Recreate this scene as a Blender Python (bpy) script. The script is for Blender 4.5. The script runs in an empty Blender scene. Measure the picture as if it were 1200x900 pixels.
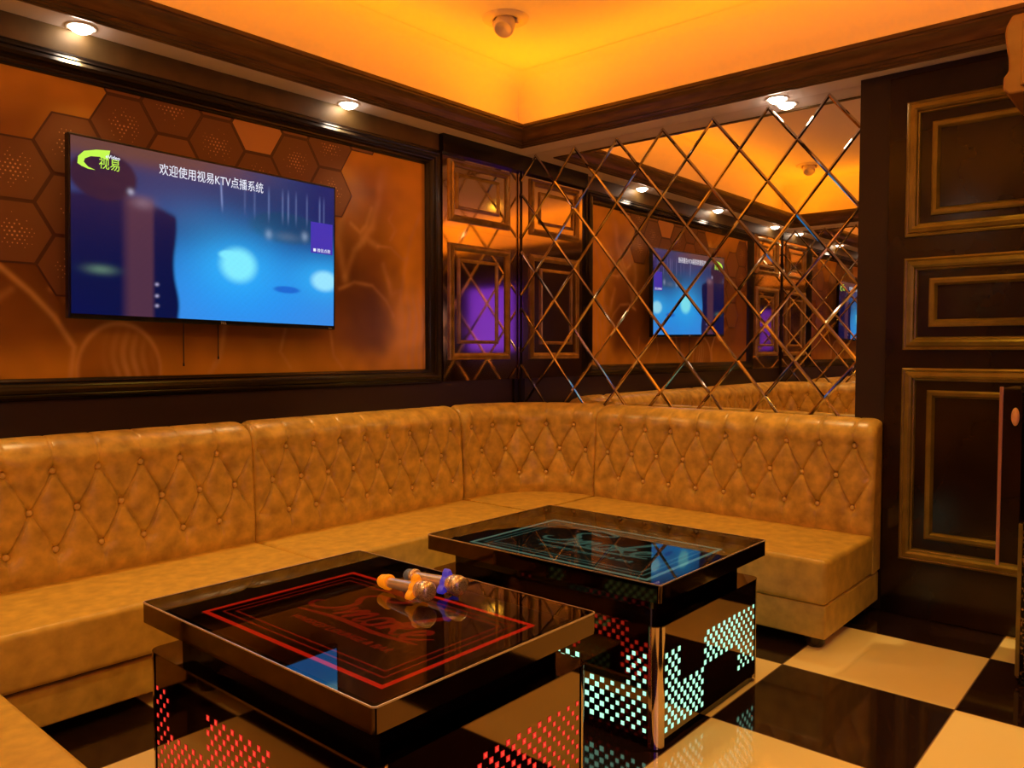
import bpy, bmesh, math, random
from mathutils import Vector, Matrix, noise as mnoise
random.seed(7)
PI = math.pi
SC = bpy.context.scene
COL = SC.collection

# ------------------------------------------------------------------ materials
def mat(name, base=(0.5, 0.5, 0.5), rough=0.5, metal=0.0, spec=0.5, emit=None, es=0.0, coat=0.0, ior=1.5):
    m = bpy.data.materials.new(name); m.use_nodes = True
    b = m.node_tree.nodes['Principled BSDF']
    b.inputs['Base Color'].default_value = (*base, 1)
    b.inputs['Roughness'].default_value = rough
    b.inputs['Metallic'].default_value = metal
    b.inputs['Specular IOR Level'].default_value = spec
    b.inputs['IOR'].default_value = ior
    b.inputs['Coat Weight'].default_value = coat
    b.inputs['Coat Roughness'].default_value = 0.05
    if emit:
        b.inputs['Emission Color'].default_value = (*emit, 1)
        b.inputs['Emission Strength'].default_value = es
    return m

def noisy(m, c1, c2, scale=8, detail=6, lo=0.35, hi=0.65, bump=0.0, bscale=200, stretch=(1, 1, 1)):
    nt = m.node_tree; N = nt.nodes; L = nt.links
    b = N['Principled BSDF']
    tc = N.new('ShaderNodeTexCoord'); mp = N.new('ShaderNodeMapping')
    mp.inputs['Scale'].default_value = stretch
    n = N.new('ShaderNodeTexNoise'); n.inputs['Scale'].default_value = scale; n.inputs['Detail'].default_value = detail
    r = N.new('ShaderNodeValToRGB')
    r.color_ramp.elements[0].position = lo; r.color_ramp.elements[0].color = (*c1, 1)
    r.color_ramp.elements[1].position = hi; r.color_ramp.elements[1].color = (*c2, 1)
    L.new(tc.outputs['Object'], mp.inputs['Vector']); L.new(mp.outputs['Vector'], n.inputs['Vector'])
    L.new(n.outputs['Fac'], r.inputs['Fac']); L.new(r.outputs['Color'], b.inputs['Base Color'])
    if bump:
        n2 = N.new('ShaderNodeTexNoise'); n2.inputs['Scale'].default_value = bscale; n2.inputs['Detail'].default_value = 3
        bp = N.new('ShaderNodeBump'); bp.inputs['Strength'].default_value = bump; bp.inputs['Distance'].default_value = 0.002
        L.new(tc.outputs['Object'], n2.inputs['Vector']); L.new(n2.outputs['Fac'], bp.inputs['Height'])
        L.new(bp.outputs['Normal'], b.inputs['Normal'])
    return m

M = {}
M['leather'] = noisy(mat('tan_leather', rough=0.30, spec=0.55), (0.46, 0.29, 0.065), (0.84, 0.56, 0.12), 17, 8, 0.3, 0.7, 0.25, 160)
M['leather_seat'] = noisy(mat('tan_leather_smooth', rough=0.42, spec=0.45), (0.54, 0.34, 0.06), (0.76, 0.505, 0.09), 19, 8, 0.3, 0.7, 0.2, 160)
M['button'] = mat('leather_button', (0.80, 0.54, 0.18), 0.22)
M['seam'] = mat('seam_dark', (0.10, 0.05, 0.02), 0.6)
M['foot'] = mat('dark_wood_foot', (0.03, 0.012, 0.006), 0.25)
M['ceiling'] = mat('white_plaster', (0.86, 0.84, 0.80), 0.9)
M['soffit'] = mat('soffit_plaster', (0.92, 0.84, 0.82), 0.8)
M['wood'] = noisy(mat('dark_brown_wood', rough=0.33, spec=0.5), (0.085, 0.045, 0.014), (0.17, 0.10, 0.03), 6, 8, 0.3, 0.7, stretch=(1, 1, 6))
M['band'] = noisy(mat('brown_band', rough=0.5, metal=0.1), (0.11, 0.065, 0.02), (0.19, 0.115, 0.035), 5, 4)
M['wall_dark'] = mat('aubergine_wall', (0.030, 0.014, 0.016), 0.42)
M['black_gloss'] = mat('black_gloss_frame', (0.010, 0.007, 0.006), 0.24, spec=0.5, coat=0.0)
M['gold_panel'] = mat('bronze_mirror_lacquer', (0.78, 0.62, 0.38), 0.075, metal=1.0)
M['gold_mould'] = noisy(mat('antique_gold_moulding', rough=0.30, metal=0.75), (0.34, 0.22, 0.07), (0.54, 0.38, 0.14), 12, 5)
M['right_panel'] = noisy(mat('dark_walnut_lacquer', rough=0.16, spec=0.4, coat=0.0), (0.012, 0.005, 0.003), (0.030, 0.012, 0.006), 2.5, 5)
M['right_strip'] = mat('matte_brown_pillar', (0.028, 0.012, 0.007), 0.5)
M['right_mould'] = noisy(mat('bronze_moulding', rough=0.32, metal=0.45), (0.22, 0.155, 0.025), (0.33, 0.24, 0.05), 10, 5)
M['mirror'] = mat('silver_mirror', (0.86, 0.83, 0.80), 0.0, metal=1.0)
M['bevel'] = mat('bevelled_mirror_strip', (0.56, 0.49, 0.42), 0.05, metal=1.0)
M['tv_body'] = mat('tv_black_plastic', (0.008, 0.008, 0.01), 0.25)
M['white_print'] = mat('caption_white', (0.0, 0.0, 0.0), 0.5, emit=(0.85, 0.88, 1.0), es=1.0)
M['logo_green'] = mat('logo_green', (0, 0, 0), 0.5, emit=(0.55, 0.95, 0.08), es=1.0)
M['card'] = mat('card_indigo', (0, 0, 0), 0.5, emit=(0.05, 0.03, 0.42), es=1.0)
M['grey_print'] = mat('badge_grey', (0.45, 0.45, 0.5), 0.3)
M['bronze_gloss'] = mat('bronze_mirror_plate', (0.25, 0.175, 0.10), 0.04, metal=1.0)
M['table_black'] = mat('piano_black', (0.005, 0.003, 0.003), 0.06, spec=0.4, coat=0.1)
M['table_slab'] = mat('dark_bronze_slab_edge', (0.13, 0.085, 0.05), 0.06, metal=1.0)
M['chrome'] = mat('smoked_chrome', (0.62, 0.50, 0.40), 0.09, metal=1.0)
M['table_bed'] = mat('black_print_bed', (0.010, 0.007, 0.006), 0.3)
M['led_red'] = mat('red_led', (0.1, 0, 0), 0.5, emit=(1.0, 0.035, 0.025), es=.85)
M['led_red_core'] = mat('red_led_core', (0.1, 0, 0), 0.5, emit=(1.0, 0.12, 0.06), es=1.1)
M['led_cyan'] = mat('cyan_led', (0, 0.1, 0.1), 0.5, emit=(0.45, 1.0, 0.70), es=1.25)
M['line_red'] = mat('red_neon_line', (0.1, 0, 0), 0.5, emit=(0.95, 0.02, 0.005), es=0.55)
M['line_red_dim'] = mat('red_neon_dim', (0.1, 0, 0), 0.5, emit=(0.62, 0.02, 0.006), es=0.24)
M['line_cyan'] = mat('cyan_neon_line', (0, 0.05, 0.05), 0.5, emit=(0.30, 0.55, 0.38), es=0.36)
M['line_cyan_dim'] = mat('cyan_neon_dim', (0, 0.05, 0.05), 0.5, emit=(0.18, 0.42, 0.30), es=0.26)
M['lamp'] = mat('downlight_lens', (1, 1, 1), 0.5, emit=(1.0, 0.78, 0.58), es=26)
M['trim_white'] = mat('white_trim_ring', (0.75, 0.68, 0.62), 0.4)
M['led_amber'] = mat('amber_led_strip', (1, 0.5, 0.1), 0.5, emit=(1.0, 0.33, 0.008), es=3)
M['purple'] = mat('violet_panel_light', (0, 0, 0), 0.5, emit=(0.16, 0.03, 0.85), es=1.6)
M['orange_rubber'] = mat('orange_silicone', (1.0, 0.50, 0.04), 0.45, emit=(1.0, .22, .0), es=.38)  # slight glow added so the silicone reads as bright orange
M['blue_rubber'] = mat('blue_silicone', (0.10, 0.10, 0.95), 0.4, emit=(.02, .02, .45), es=.45)  # silicone given a slight added glow as well
M['blue_cap'] = mat('slate_blue_cap', (0.16, 0.22, 0.42), 0.35)
M['mic_metal'] = mat('rose_metal_barrel', (0.95, 0.72, 0.58), 0.25, metal=0.6)
M['mic_grille'] = noisy(mat('mesh_grille', rough=0.35, metal=0.8), (0.55, 0.38, 0.26), (1.0, 0.85, 0.72), 420, 0, 0.45, 0.55)
M['rose_edge'] = mat('rose_gold_edge', (0.75, 0.38, 0.26), 0.3, metal=0.6)
M['glitter'] = noisy(mat('black_gold_filigree', rough=0.25, metal=0.6), (0.008, 0.005, 0.004), (0.42, 0.26, 0.14), 75, 3, 0.52, 0.60)
M['knob'] = mat('amber_knob', (0.95, 0.55, 0.25), 0.3)
M['corbel'] = noisy(mat('carved_gilded_wood', rough=0.38, metal=0.25), (0.42, 0.20, 0.06), (0.60, 0.32, 0.11), 6, 5)
M['arris'] = mat('bright_arris', (0.95, 0.85, 0.78), 0.38, metal=1.0)
M['cable'] = mat('black_cable', (0.01, 0.008, 0.008), 0.4)

# thin glass for the table tops: transparent with a fresnel reflection
g = bpy.data.materials.new('smoked_glass_pane'); g.use_nodes = True
nt = g.node_tree; nt.nodes.clear()
o_ = nt.nodes.new('ShaderNodeOutputMaterial'); mx = nt.nodes.new('ShaderNodeMixShader')
tr = nt.nodes.new('ShaderNodeBsdfTransparent'); tr.inputs[0].default_value = (0.80, 0.78, 0.76, 1)
gl = nt.nodes.new('ShaderNodeBsdfGlossy'); gl.inputs['Roughness'].default_value = 0.012
fr = nt.nodes.new('ShaderNodeFresnel'); fr.inputs['IOR'].default_value = 1.95
nt.links.new(fr.outputs[0], mx.inputs[0]); nt.links.new(tr.outputs[0], mx.inputs[1]); nt.links.new(gl.outputs[0], mx.inputs[2])
nt.links.new(mx.outputs[0], o_.inputs[0])
M['glass'] = g

# checkerboard floor
def floor_mat():
    m = mat('checker_tiles', rough=0.07, spec=0.6); nt = m.node_tree; N = nt.nodes; L = nt.links
    b = N['Principled BSDF']
    tc = N.new('ShaderNodeTexCoord'); sp = N.new('ShaderNodeSeparateXYZ'); L.new(tc.outputs['Object'], sp.inputs[0])
    def mth(op, a, bb=None, c=None):
        n = N.new('ShaderNodeMath'); n.operation = op
        for i, v in enumerate((a, bb, c)):
            if v is None: continue
            if isinstance(v, (int, float)): n.inputs[i].default_value = v
            else: L.new(v, n.inputs[i])
        return n.outputs[0]
    tx = mth('DIVIDE', mth('SUBTRACT', sp.outputs[0], 3.010), 0.597)
    ty = mth('DIVIDE', mth('SUBTRACT', sp.outputs[1], 0.607), 0.603)
    par = mth('FLOORED_MODULO', mth('ADD', mth('FLOOR', tx), mth('FLOOR', ty)), 2.0)
    # grout
    def edge(t):
        f = mth('FRACT', t); return mth('MINIMUM', f, mth('SUBTRACT', 1.0, f))
    gr = mth('LESS_THAN', mth('MINIMUM', edge(tx), edge(ty)), 0.0035)
    n = N.new('ShaderNodeTexNoise'); n.inputs['Scale'].default_value = 2.2; n.inputs['Detail'].default_value = 7
    L.new(tc.outputs['Object'], n.inputs['Vector'])
    r1 = N.new('ShaderNodeValToRGB'); r1.color_ramp.elements[0].color = (0.95, 0.72, 0.28, 1); r1.color_ramp.elements[1].color = (0.98, 0.80, 0.40, 1)
    r2 = N.new('ShaderNodeValToRGB'); r2.color_ramp.elements[0].color = (0.010, 0.005, 0.004, 1); r2.color_ramp.elements[1].color = (0.026, 0.011, 0.008, 1)
    L.new(n.outputs['Fac'], r1.inputs[0]); L.new(n.outputs['Fac'], r2.inputs[0])
    mix = N.new('ShaderNodeMix'); mix.data_type = 'RGBA'
    L.new(par, mix.inputs[0]); L.new(r1.outputs[0], mix.inputs[6]); L.new(r2.outputs[0], mix.inputs[7])
    mix2 = N.new('ShaderNodeMix'); mix2.data_type = 'RGBA'
    L.new(gr, mix2.inputs[0]); L.new(mix.outputs[2], mix2.inputs[6]); mix2.inputs[7].default_value = (0.25, 0.15, 0.09, 1)
    L.new(mix2.outputs[2], b.inputs['Base Color'])
    return m
M['floor'] = floor_mat()

def attr_mat(name, strength, diffuse=False, rough=0.15):
    m = mat(name, (0, 0, 0), rough, spec=0.4); nt = m.node_tree; b = nt.nodes['Principled BSDF']
    a = nt.nodes.new('ShaderNodeAttribute'); a.attribute_name = 'Col'
    if diffuse:
        nt.links.new(a.outputs['Color'], b.inputs['Base Color'])
    else:
        nt.links.new(a.outputs['Color'], b.inputs['Emission Color']); b.inputs['Emission Strength'].default_value = strength
    return m
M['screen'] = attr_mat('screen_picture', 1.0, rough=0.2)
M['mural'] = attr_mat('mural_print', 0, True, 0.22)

# ------------------------------------------------------------------ mesh helpers
class MB:
    def __init__(s): s.v = []; s.f = []; s.mi = []; s.sm = []
    def add(s, vs, fs, mi=0, smooth=False):
        o = len(s.v); s.v += [tuple(p) for p in vs]
        for f in fs: s.f.append([o + i for i in f]); s.mi.append(mi); s.sm.append(smooth)
    def box(s, a, b, mi=0):
        x0, y0, z0 = a; x1, y1, z1 = b
        s.add([(x0,y0,z0),(x1,y0,z0),(x1,y1,z0),(x0,y1,z0),(x0,y0,z1),(x1,y0,z1),(x1,y1,z1),(x0,y1,z1)],
              [(0,3,2,1),(4,5,6,7),(0,1,5,4),(1,2,6,5),(2,3,7,6),(3,0,4,7)], mi)
    def poly(s, pts, mi=0): s.add(pts, [list(range(len(pts)))], mi)
    def ribbon(s, pts, w, P, mi=0, taper=False):
        """flat ribbon along 2D pts; P maps 2D -> 3D"""
        L_, R_ = [], []
        n = len(pts)
        for i in range(n):
            a = pts[max(0, i-1)]; b = pts[min(n-1, i+1)]
            dx, dy = b[0]-a[0], b[1]-a[1]; l = math.hypot(dx, dy) or 1
            ww = w * (math.sin(PI*(i+0.6)/(n+0.2))**0.5 if taper else 1) / 2
            L_.append((pts[i][0]-dy/l*ww, pts[i][1]+dx/l*ww)); R_.append((pts[i][0]+dy/l*ww, pts[i][1]-dx/l*ww))
        vs = [P(*p) for p in L_] + [P(*p) for p in R_]
        s.add(vs, [(i, i+n, i+n+1, i+1) for i in range(n-1)], mi)
    def lathe(s, prof, org, axis, seg=24, mi=0, smooth=True):
        ax = Vector(axis).normalized(); t = Vector((0,0,1)) if abs(ax.z) < .9 else Vector((1,0,0))
        u = ax.cross(t).normalized(); w = ax.cross(u); O = Vector(org)
        vs = []
        for r, h in prof:
            for k in range(seg):
                a = 2*PI*k/seg; vs.append(O + ax*h + (u*math.cos(a)+w*math.sin(a))*r)
        fs = []
        for i in range(len(prof)-1):
            for k in range(seg):
                k2 = (k+1) % seg; fs.append((i*seg+k, i*seg+k2, (i+1)*seg+k2, (i+1)*seg+k))
        s.add(vs, fs, mi, smooth)
        if prof[0][0] > 1e-5: s.add(vs[:seg], [list(range(seg))], mi)
        if prof[-1][0] > 1e-5: s.add(vs[-seg:], [list(range(seg))], mi)
    def build(s, name, mats, parent=None, bevel=0, bseg=2, fixn=True):
        me = bpy.data.meshes.new(name); me.from_pydata(s.v, [], s.f)
        if not isinstance(mats, (list, tuple)): mats = [mats]
        for m in mats: me.materials.append(m)
        me.polygons.foreach_set('material_index', s.mi); me.polygons.foreach_set('use_smooth', s.sm)
        me.update()
        if fixn:
            bm = bmesh.new(); bm.from_mesh(me); bmesh.ops.recalc_face_normals(bm, faces=bm.faces); bm.to_mesh(me); bm.free()
        o = bpy.data.objects.new(name, me); COL.objects.link(o)
        if parent: o.parent = parent
        if bevel:
            md = o.modifiers.new('bevel', 'BEVEL'); md.width = bevel; md.segments = bseg; md.limit_method = 'ANGLE'; md.angle_limit = 0.7
            md.harden_normals = False
        return o

def tag(o, label=None, cat=None, group=None, kind=None):
    if label: o['label'] = label
    if cat: o['category'] = cat
    if group: o['group'] = group
    if kind: o['kind'] = kind
    return o
def thing(name, label, cat, group=None, loc=(0, 0, 0)):
    o = bpy.data.objects.new(name, None); o.empty_display_size = 0.1; COL.objects.link(o); o.location = loc
    return tag(o, label, cat, group)
def struct(o, label, cat): return tag(o, label, cat, kind='structure')

def rrect(x0, y0, x1, y1, r, n=6):
    pts = []
    for cx, cy, a0 in ((x1-r, y1-r, 0), (x0+r, y1-r, 90), (x0+r, y0+r, 180), (x1-r, y0+r, 270)):
        for k in range(n+1):
            a = math.radians(a0 + 90*k/n); pts.append((cx+r*math.cos(a), cy+r*math.sin(a)))
    return pts
def prism(mb, pts, z0, z1, mi=0, smooth_side=False):
    n = len(pts); vs = [(x, y, z0) for x, y in pts] + [(x, y, z1) for x, y in pts]
    mb.add(vs, [(i, (i+1) % n, n+(i+1) % n, n+i) for i in range(n)], mi, smooth_side)
    mb.add(vs, [list(range(n))[::-1], list(range(n, 2*n))], mi)

def rect_mould(mb, rect, prof, P, mi=0):
    """picture-frame moulding around rect (u0,v0,u1,v1 = outer), prof = [(inset, out)]"""
    u0, v0, u1, v1 = rect; n = len(prof); vs = []
    for d, p in prof:
        vs += [P(u0+d, v0+d, p), P(u1-d, v0+d, p), P(u1-d, v1-d, p), P(u0+d, v1-d, p)]
    fs = []
    for i in range(n-1):
        for k in range(4):
            k2 = (k+1) % 4; fs.append((i*4+k, i*4+k2, (i+1)*4+k2, (i+1)*4+k))
    mb.add(vs, fs, mi)

# ------------------------------------------------------------------ room dimensions (metres, camera foot = origin)
XB, YA, XD, YE = 4.033, 3.445, -0.310, -1.70
XC, YC = 3.959, 1.255            # face and corner of the panelled wall on the right
ZS, ZC = 2.500, 2.980            # soffit, tray ceiling
T = 0.12
PA = lambda u, v, p: (u, YA-p, v)
PB = lambda u, v, p: (XB-p, u, v)
PC = lambda u, v, p: (XC-p, u, v)
PD = lambda u, v, p: (XD+p, u, v)

def slab(name, a, b, m, label, cat):
    mb = MB(); mb.box(a, b); return struct(mb.build(name, m), label, cat)
slab('floor', (XD-T, YE-T, -0.1), (XB+T, YA+T, 0), M['floor'], 'glossy black and cream checkerboard tile floor', 'floor')
slab('wall_back', (XD-T, YA, 0), (XB+T, YA+T, ZC+.1), M['wall_dark'], 'dark aubergine wall behind the television and mural', 'wall')
slab('wall_right', (XB, YE-T, 0), (XB+T, YA, ZC+.1), M['wall_dark'], 'dark wall behind the lattice mirror', 'wall')
slab('wall_left', (XD-T, YE-T, 0), (XD, YA, ZC+.1), M['wall_dark'], 'dark wall on the left side of the room', 'wall')
slab('wall_front', (XD, YE-T, 0), (XB, YE, ZC+.1), M['wall_dark'], 'dark wall behind the viewer', 'wall')
slab('ceiling', (XD-T, YE-T, ZC), (XB+T, YA+T, ZC+.1), M['ceiling'], 'white tray ceiling washed with amber cove light', 'ceiling')
# white plaster upstand with a rounded junction to the tray ceiling
cr = .16
prof = [(.002, ZS+.056)]+[(.002+cr*(1-math.cos(PI/2*k/10)), ZC-.002-cr*(1-math.sin(PI/2*k/10))) for k in range(11)]
mb = MB(); vs = []
for o, z in prof: vs += [(XD+o, YE+o, z), (XB-o, YE+o, z), (XB-o, YA-o, z), (XD+o, YA-o, z)]
mb.add(vs, [(i*4+k, i*4+(k+1) % 4, (i+1)*4+(k+1) % 4, (i+1)*4+k) for i in range(len(prof)-1) for k in range(4)], 0, True)
o = mb.build('trim_1', M['ceiling'])
m_ = o.modifiers.new('e', 'EDGE_SPLIT'); m_.split_angle = .6
struct(o, 'white rounded upstand inside the ceiling cove', 'trim')
# soffit ring
SW = 0.20
mb = MB()
mb.box((XD, YA-SW, ZS), (XB, YA-.0005, ZS+.055)); mb.box((XD, YE+.0005, ZS), (XB, YE+SW, ZS+.055))
mb.box((XD+.0005, YE+SW, ZS), (XD+SW, YA-SW, ZS+.055)); mb.box((XB-SW, YE+SW, ZS), (XB-.0005, YA-SW, ZS+.055))
struct(mb.build('ceiling', M['soffit']), 'pale dropped soffit ring around the tray ceiling', 'ceiling')
# crown moulding swept round the tray opening
prof = [(.170, ZS-.0005), (.170, ZS-.008), (.182, ZS-.010), (.186, ZS-.002), (.198, ZS-.004), (.204, ZS+.006), (.214, ZS+.004), (.220, ZS+.016),
        (.230, ZS+.018), (.234, ZS+.030), (.236, ZS+.040), (.240, ZS+.052), (.247, ZS+.064), (.257, ZS+.074), (.262, ZS+.078), (.262, ZS+.088),
        (.268, ZS+.090), (.268, ZS+.108), (.254, ZS+.108), (.222, ZS+.075), (.205, ZS+.056)]
mb = MB(); vs = []
for o, z in prof: vs += [(XD+o, YE+o, z), (XB-o, YE+o, z), (XB-o, YA-o, z), (XD+o, YA-o, z)]
fs = [(i*4+k, i*4+(k+1) % 4, (i+1)*4+(k+1) % 4, (i+1)*4+k) for i in range(len(prof)-1) for k in range(4)]
mb.add(vs, fs); struct(mb.build('trim_2', M['wood']), 'dark stepped wooden crown moulding around the tray ceiling', 'trim')
# amber cove strips
def strip(a, b, label):
    mb = MB(); mb.box(a, b)
    tag(mb.build('light_strip', M['led_amber']), label, 'light strip', 'amber light strips hidden in the ceiling cove')
zz = ZS+.0555
strip((XD+.25, YA-.14, zz), (XB-.25, YA-.115, zz+.008), 'amber light strip in the cove above the television wall')
strip((XB-.14, YE+.25, zz), (XB-.115, YA-.25, zz+.008), 'amber light strip in the cove above the lattice mirror')
strip((XD+.115, YE+.25, zz), (XD+.14, YA-.25, zz+.008), 'amber light strip in the cove on the left')
strip((XD+.25, YE+.115, zz), (XB-.25, YE+.14, zz+.008), 'amber light strip in the cove behind the viewer')

# header / band over the mural (wall A)
mb = MB()
mb.box((XD+.0005, YA-.012, 2.405), (3.35, YA-.0005, ZS-.0005))
struct(mb.build('trim_3', M['band']), 'bronze brown band above the framed mural', 'trim')
mb = MB(); mb.box((3.30, YA-.05, 2.395), (XB-.0005, YA-.0125, ZS-.0005))
struct(mb.build('trim_4', M['black_gloss']), 'black header above the corner wall panels', 'trim')

# ------------------------------------------------------------------ mural with hexagons
MU0, MU1, MV0, MV1 = 0.53, 3.19, 1.118, 2.303
mural = thing('wall_mural', 'wide amber mural of a raised-arm crowd with hexagons in a black frame', 'mural', loc=(1.86, YA, 1.04))
def child(o, parent):
    o.parent = parent; o.matrix_parent_inverse = Matrix.Translation(-Vector(parent.location)); return o
def lerp(a, b, t): return a+(b-a)*t
def mixc(a, b, t): t = max(0, min(1, t)); return tuple(lerp(x, y, t) for x, y in zip(a, b))
def sst(a, b, x):
    t = max(0, min(1, (x-a)/(b-a))); return t*t*(3-2*t)
def blob(x, y, cx, cy, rx, ry): return math.exp(-(((x-cx)/rx)**2+((y-cy)/ry)**2))
def grid_pic(name, u0, v0, u1, v1, nx, ny, P, fn, m, parent):
    me = bpy.data.meshes.new(name)
    vs = [P(lerp(u0, u1, i/nx), lerp(v0, v1, j/ny)) for j in range(ny+1) for i in range(nx+1)]
    fs = [(j*(nx+1)+i, j*(nx+1)+i+1, (j+1)*(nx+1)+i+1, (j+1)*(nx+1)+i) for j in range(ny) for i in range(nx)]
    me.from_pydata(vs, [], fs); me.materials.append(m)
    ca = me.color_attributes.new('Col', 'FLOAT_COLOR', 'POINT')
    for j in range(ny+1):
        for i in range(nx+1):
            c = fn(lerp(u0, u1, i/nx), lerp(v0, v1, j/ny)); ca.data[j*(nx+1)+i].color = (c[0], c[1], c[2], 1)
    o = bpy.data.objects.new(name, me); COL.objects.link(o)
    if parent: child(o, parent)
    return o
def seg_d(x, y, ax, ay, bx, by):
    dx, dy = bx-ax, by-ay; t = max(0, min(1, ((x-ax)*dx+(y-ay)*dy)/(dx*dx+dy*dy))); return math.hypot(x-ax-t*dx, y-ay-t*dy), t
def poly_d(x, y, pts):
    return min(seg_d(x, y, *pts[i], *pts[i+1])[0] for i in range(len(pts)-1))
ORN = (0.86, 0.45, 0.05); BRN = (0.14, 0.050, 0.015); MID = (0.36, 0.155, 0.028); LIT = (0.72, 0.41, 0.15)
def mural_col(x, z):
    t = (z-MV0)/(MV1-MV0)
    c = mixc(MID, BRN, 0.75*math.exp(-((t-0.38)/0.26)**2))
    c = mixc(c, ORN, 0.75*sst(0.80, 1.0, t))  # orange glow along top and bottom edges is painted into the print colour
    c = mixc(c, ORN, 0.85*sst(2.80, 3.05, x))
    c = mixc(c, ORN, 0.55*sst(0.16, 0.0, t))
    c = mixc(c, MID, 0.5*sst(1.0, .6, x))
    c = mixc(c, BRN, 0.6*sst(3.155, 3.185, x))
    # crowd left: big raised shoulder with a lit rim
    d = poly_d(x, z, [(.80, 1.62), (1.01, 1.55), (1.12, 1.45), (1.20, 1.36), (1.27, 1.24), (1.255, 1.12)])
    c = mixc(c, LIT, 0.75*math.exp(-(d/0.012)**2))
    # blond head under the tv
    e = math.hypot((x-1.45)/0.17, (z-1.14)/0.20)
    if e < 1:
        c = mixc(c, MID, .8)
        k = 0.5+0.5*math.sin(x*150+math.sin(z*22)*2.2)
        c = mixc(c, LIT, (0.25+0.6*k)*sst(1.33, 1.52, x)*(1-e)*1.4)
    c = mixc(c, LIT, 0.6*math.exp(-((e-1)/0.06)**2)*(1 if z < 1.36 else 0))
    # crowd right
    H1 = math.hypot((x-2.80)/0.17, (z-1.80)/0.10)
    for pts, w, k in (([(2.87, 2.20), (2.85, 2.05), (2.80, 1.90), (2.74, 1.83)], .020, .6), ([(2.90, 2.22), (2.86, 2.12)], .03, .5),
                      ([(2.62, 1.62), (2.68, 1.76), (2.76, 1.83), (2.84, 1.80)], .016, .7), ([(2.84, 1.80), (2.93, 1.80), (3.02, 1.74), (3.06, 1.75)], .007, .8),
                      ([(3.16, 2.02), (3.08, 1.86), (3.04, 1.70), (3.00, 1.52)], .010, .7), ([(2.88, 1.70), (2.92, 1.60), (2.935, 1.54), (3.00, 1.56)], .014, .6),
                      ([(2.58, 1.55), (2.68, 1.59), (2.80, 1.58), (2.90, 1.50), (2.95, 1.42)], .009, .7), ([(2.60, 1.95), (2.58, 1.80), (2.62, 1.60)], .02, .5),
                      ([(2.95, 2.0), (2.92, 1.95), (2.97, 1.90), (2.93, 1.84)], .008, .5), ([(3.0, 1.5), (2.99, 1.3), (3.02, 1.14)], .02, .4),
                      ([(2.66, 1.9), (2.72, 1.86), (2.76, 1.9), (2.80, 2.0)], .01, .5), ([(1.93, 1.36), (1.90, 1.20), (1.85, 1.12)], .012, .7),
                      ([(2.25, 1.33), (2.22, 1.22), (2.28, 1.14)], .008, .4), ([(2.52, 1.33), (2.54, 1.20), (2.60, 1.13)], .008, .4),
                      ([(.9, 1.47), (1.0, 1.42), (1.05, 1.46)], .012, .4), ([(1.19, 1.47), (1.23, 1.455), (1.24, 1.43)], .010, .6)):
        d = poly_d(x, z, pts)
        if d < .12: c = mixc(c, LIT, k*.62*math.exp(-(d/(w*1.25))**2)*(1+.5*mnoise.noise(Vector((x*14, z*14, 5)))))
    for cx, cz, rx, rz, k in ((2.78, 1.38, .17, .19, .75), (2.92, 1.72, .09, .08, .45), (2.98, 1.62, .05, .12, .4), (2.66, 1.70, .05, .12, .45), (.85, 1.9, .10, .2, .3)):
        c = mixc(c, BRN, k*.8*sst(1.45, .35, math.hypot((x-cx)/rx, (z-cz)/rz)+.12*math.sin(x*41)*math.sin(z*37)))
    # long golden hair / fabric strands at the right edge
    if x > 2.96 and z < 1.62:
        k = .5+.5*math.sin(x*130+math.sin(z*17)*1.8+mnoise.noise(Vector((x*9, z*6, 1)))*3)
        c = mixc(c, LIT, .55*k*sst(2.98, 3.06, x)*sst(1.62, 1.45, z))
    n1 = mnoise.noise(Vector((x*3.1, z*3.7, 0.3))); n2 = mnoise.noise(Vector((x*11, z*13, 2.3)))
    f_ = 1+.22*n1+.14*n2
    return tuple(q*f_ for q in c)
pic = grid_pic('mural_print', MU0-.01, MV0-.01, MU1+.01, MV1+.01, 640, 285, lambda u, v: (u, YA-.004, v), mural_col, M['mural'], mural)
# hexagon plaques printed over it
S, RH = 0.1395, 0.2415
M['hex'] = mat('hex_brown', (0.20, 0.082, 0.035), 0.3); M['hex2'] = mat('hex_amber', (0.70, 0.36, 0.11), 0.3)
M['hexline'] = mat('hex_outline', (0.085, 0.026, 0.014), 0.35); M['hexdot'] = mat('hex_dot', (0.75, 0.42, 0.2), 0.4)
M['hex3'] = mat('hex_mid', (0.27, 0.115, 0.045), 0.3)
def clip(poly, axis, val, keep_less):
    out = []
    for i in range(len(poly)):
        a, b = poly[i], poly[(i+1) % len(poly)]
        ia = (a[axis] <= val) == keep_less; ib = (b[axis] <= val) == keep_less
        if ia: out.append(a)
        if ia != ib:
            t = (val-a[axis])/(b[axis]-a[axis]); out.append((lerp(a[0], b[0], t), lerp(a[1], b[1], t)))
    return out
def hexa(i, k): # column i, row k
    cx = 1.485+0.209*i; odd = i % 2
    cz = (2.165 if not odd else 2.045)+RH*k
    return cx, cz
mbh = MB()
cells = {(-5,0):'hex3',(-5,1):'hex2',(-4,0):'hex',(-4,-1):'hex',(-3,0):'hex3',(-3,-1):'hex',(-3,-2):'hex3',
         (-2,-1):'hex',(-2,-2):'hex',(-1,0):'hex',(-1,-1):'hex',(-1,-2):'hex', (0,0):'hex',(0,-1):'hex',(1,1):'hex',(1,0):'hex3',(2,0):'hex',(2,1):'hex3',
         (3,1):'hex2',(3,0):'hex',(4,0):'hex',(4,1):'hex3',(5,1):'hex',(5,0):'hex',(6,1):'hex3',(-4,1):None,(0,1):'hex3'}
hn = ['hex', 'hex2', 'hexline', 'hexdot', 'hex3']; hl = [M[k] for k in hn]
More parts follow.
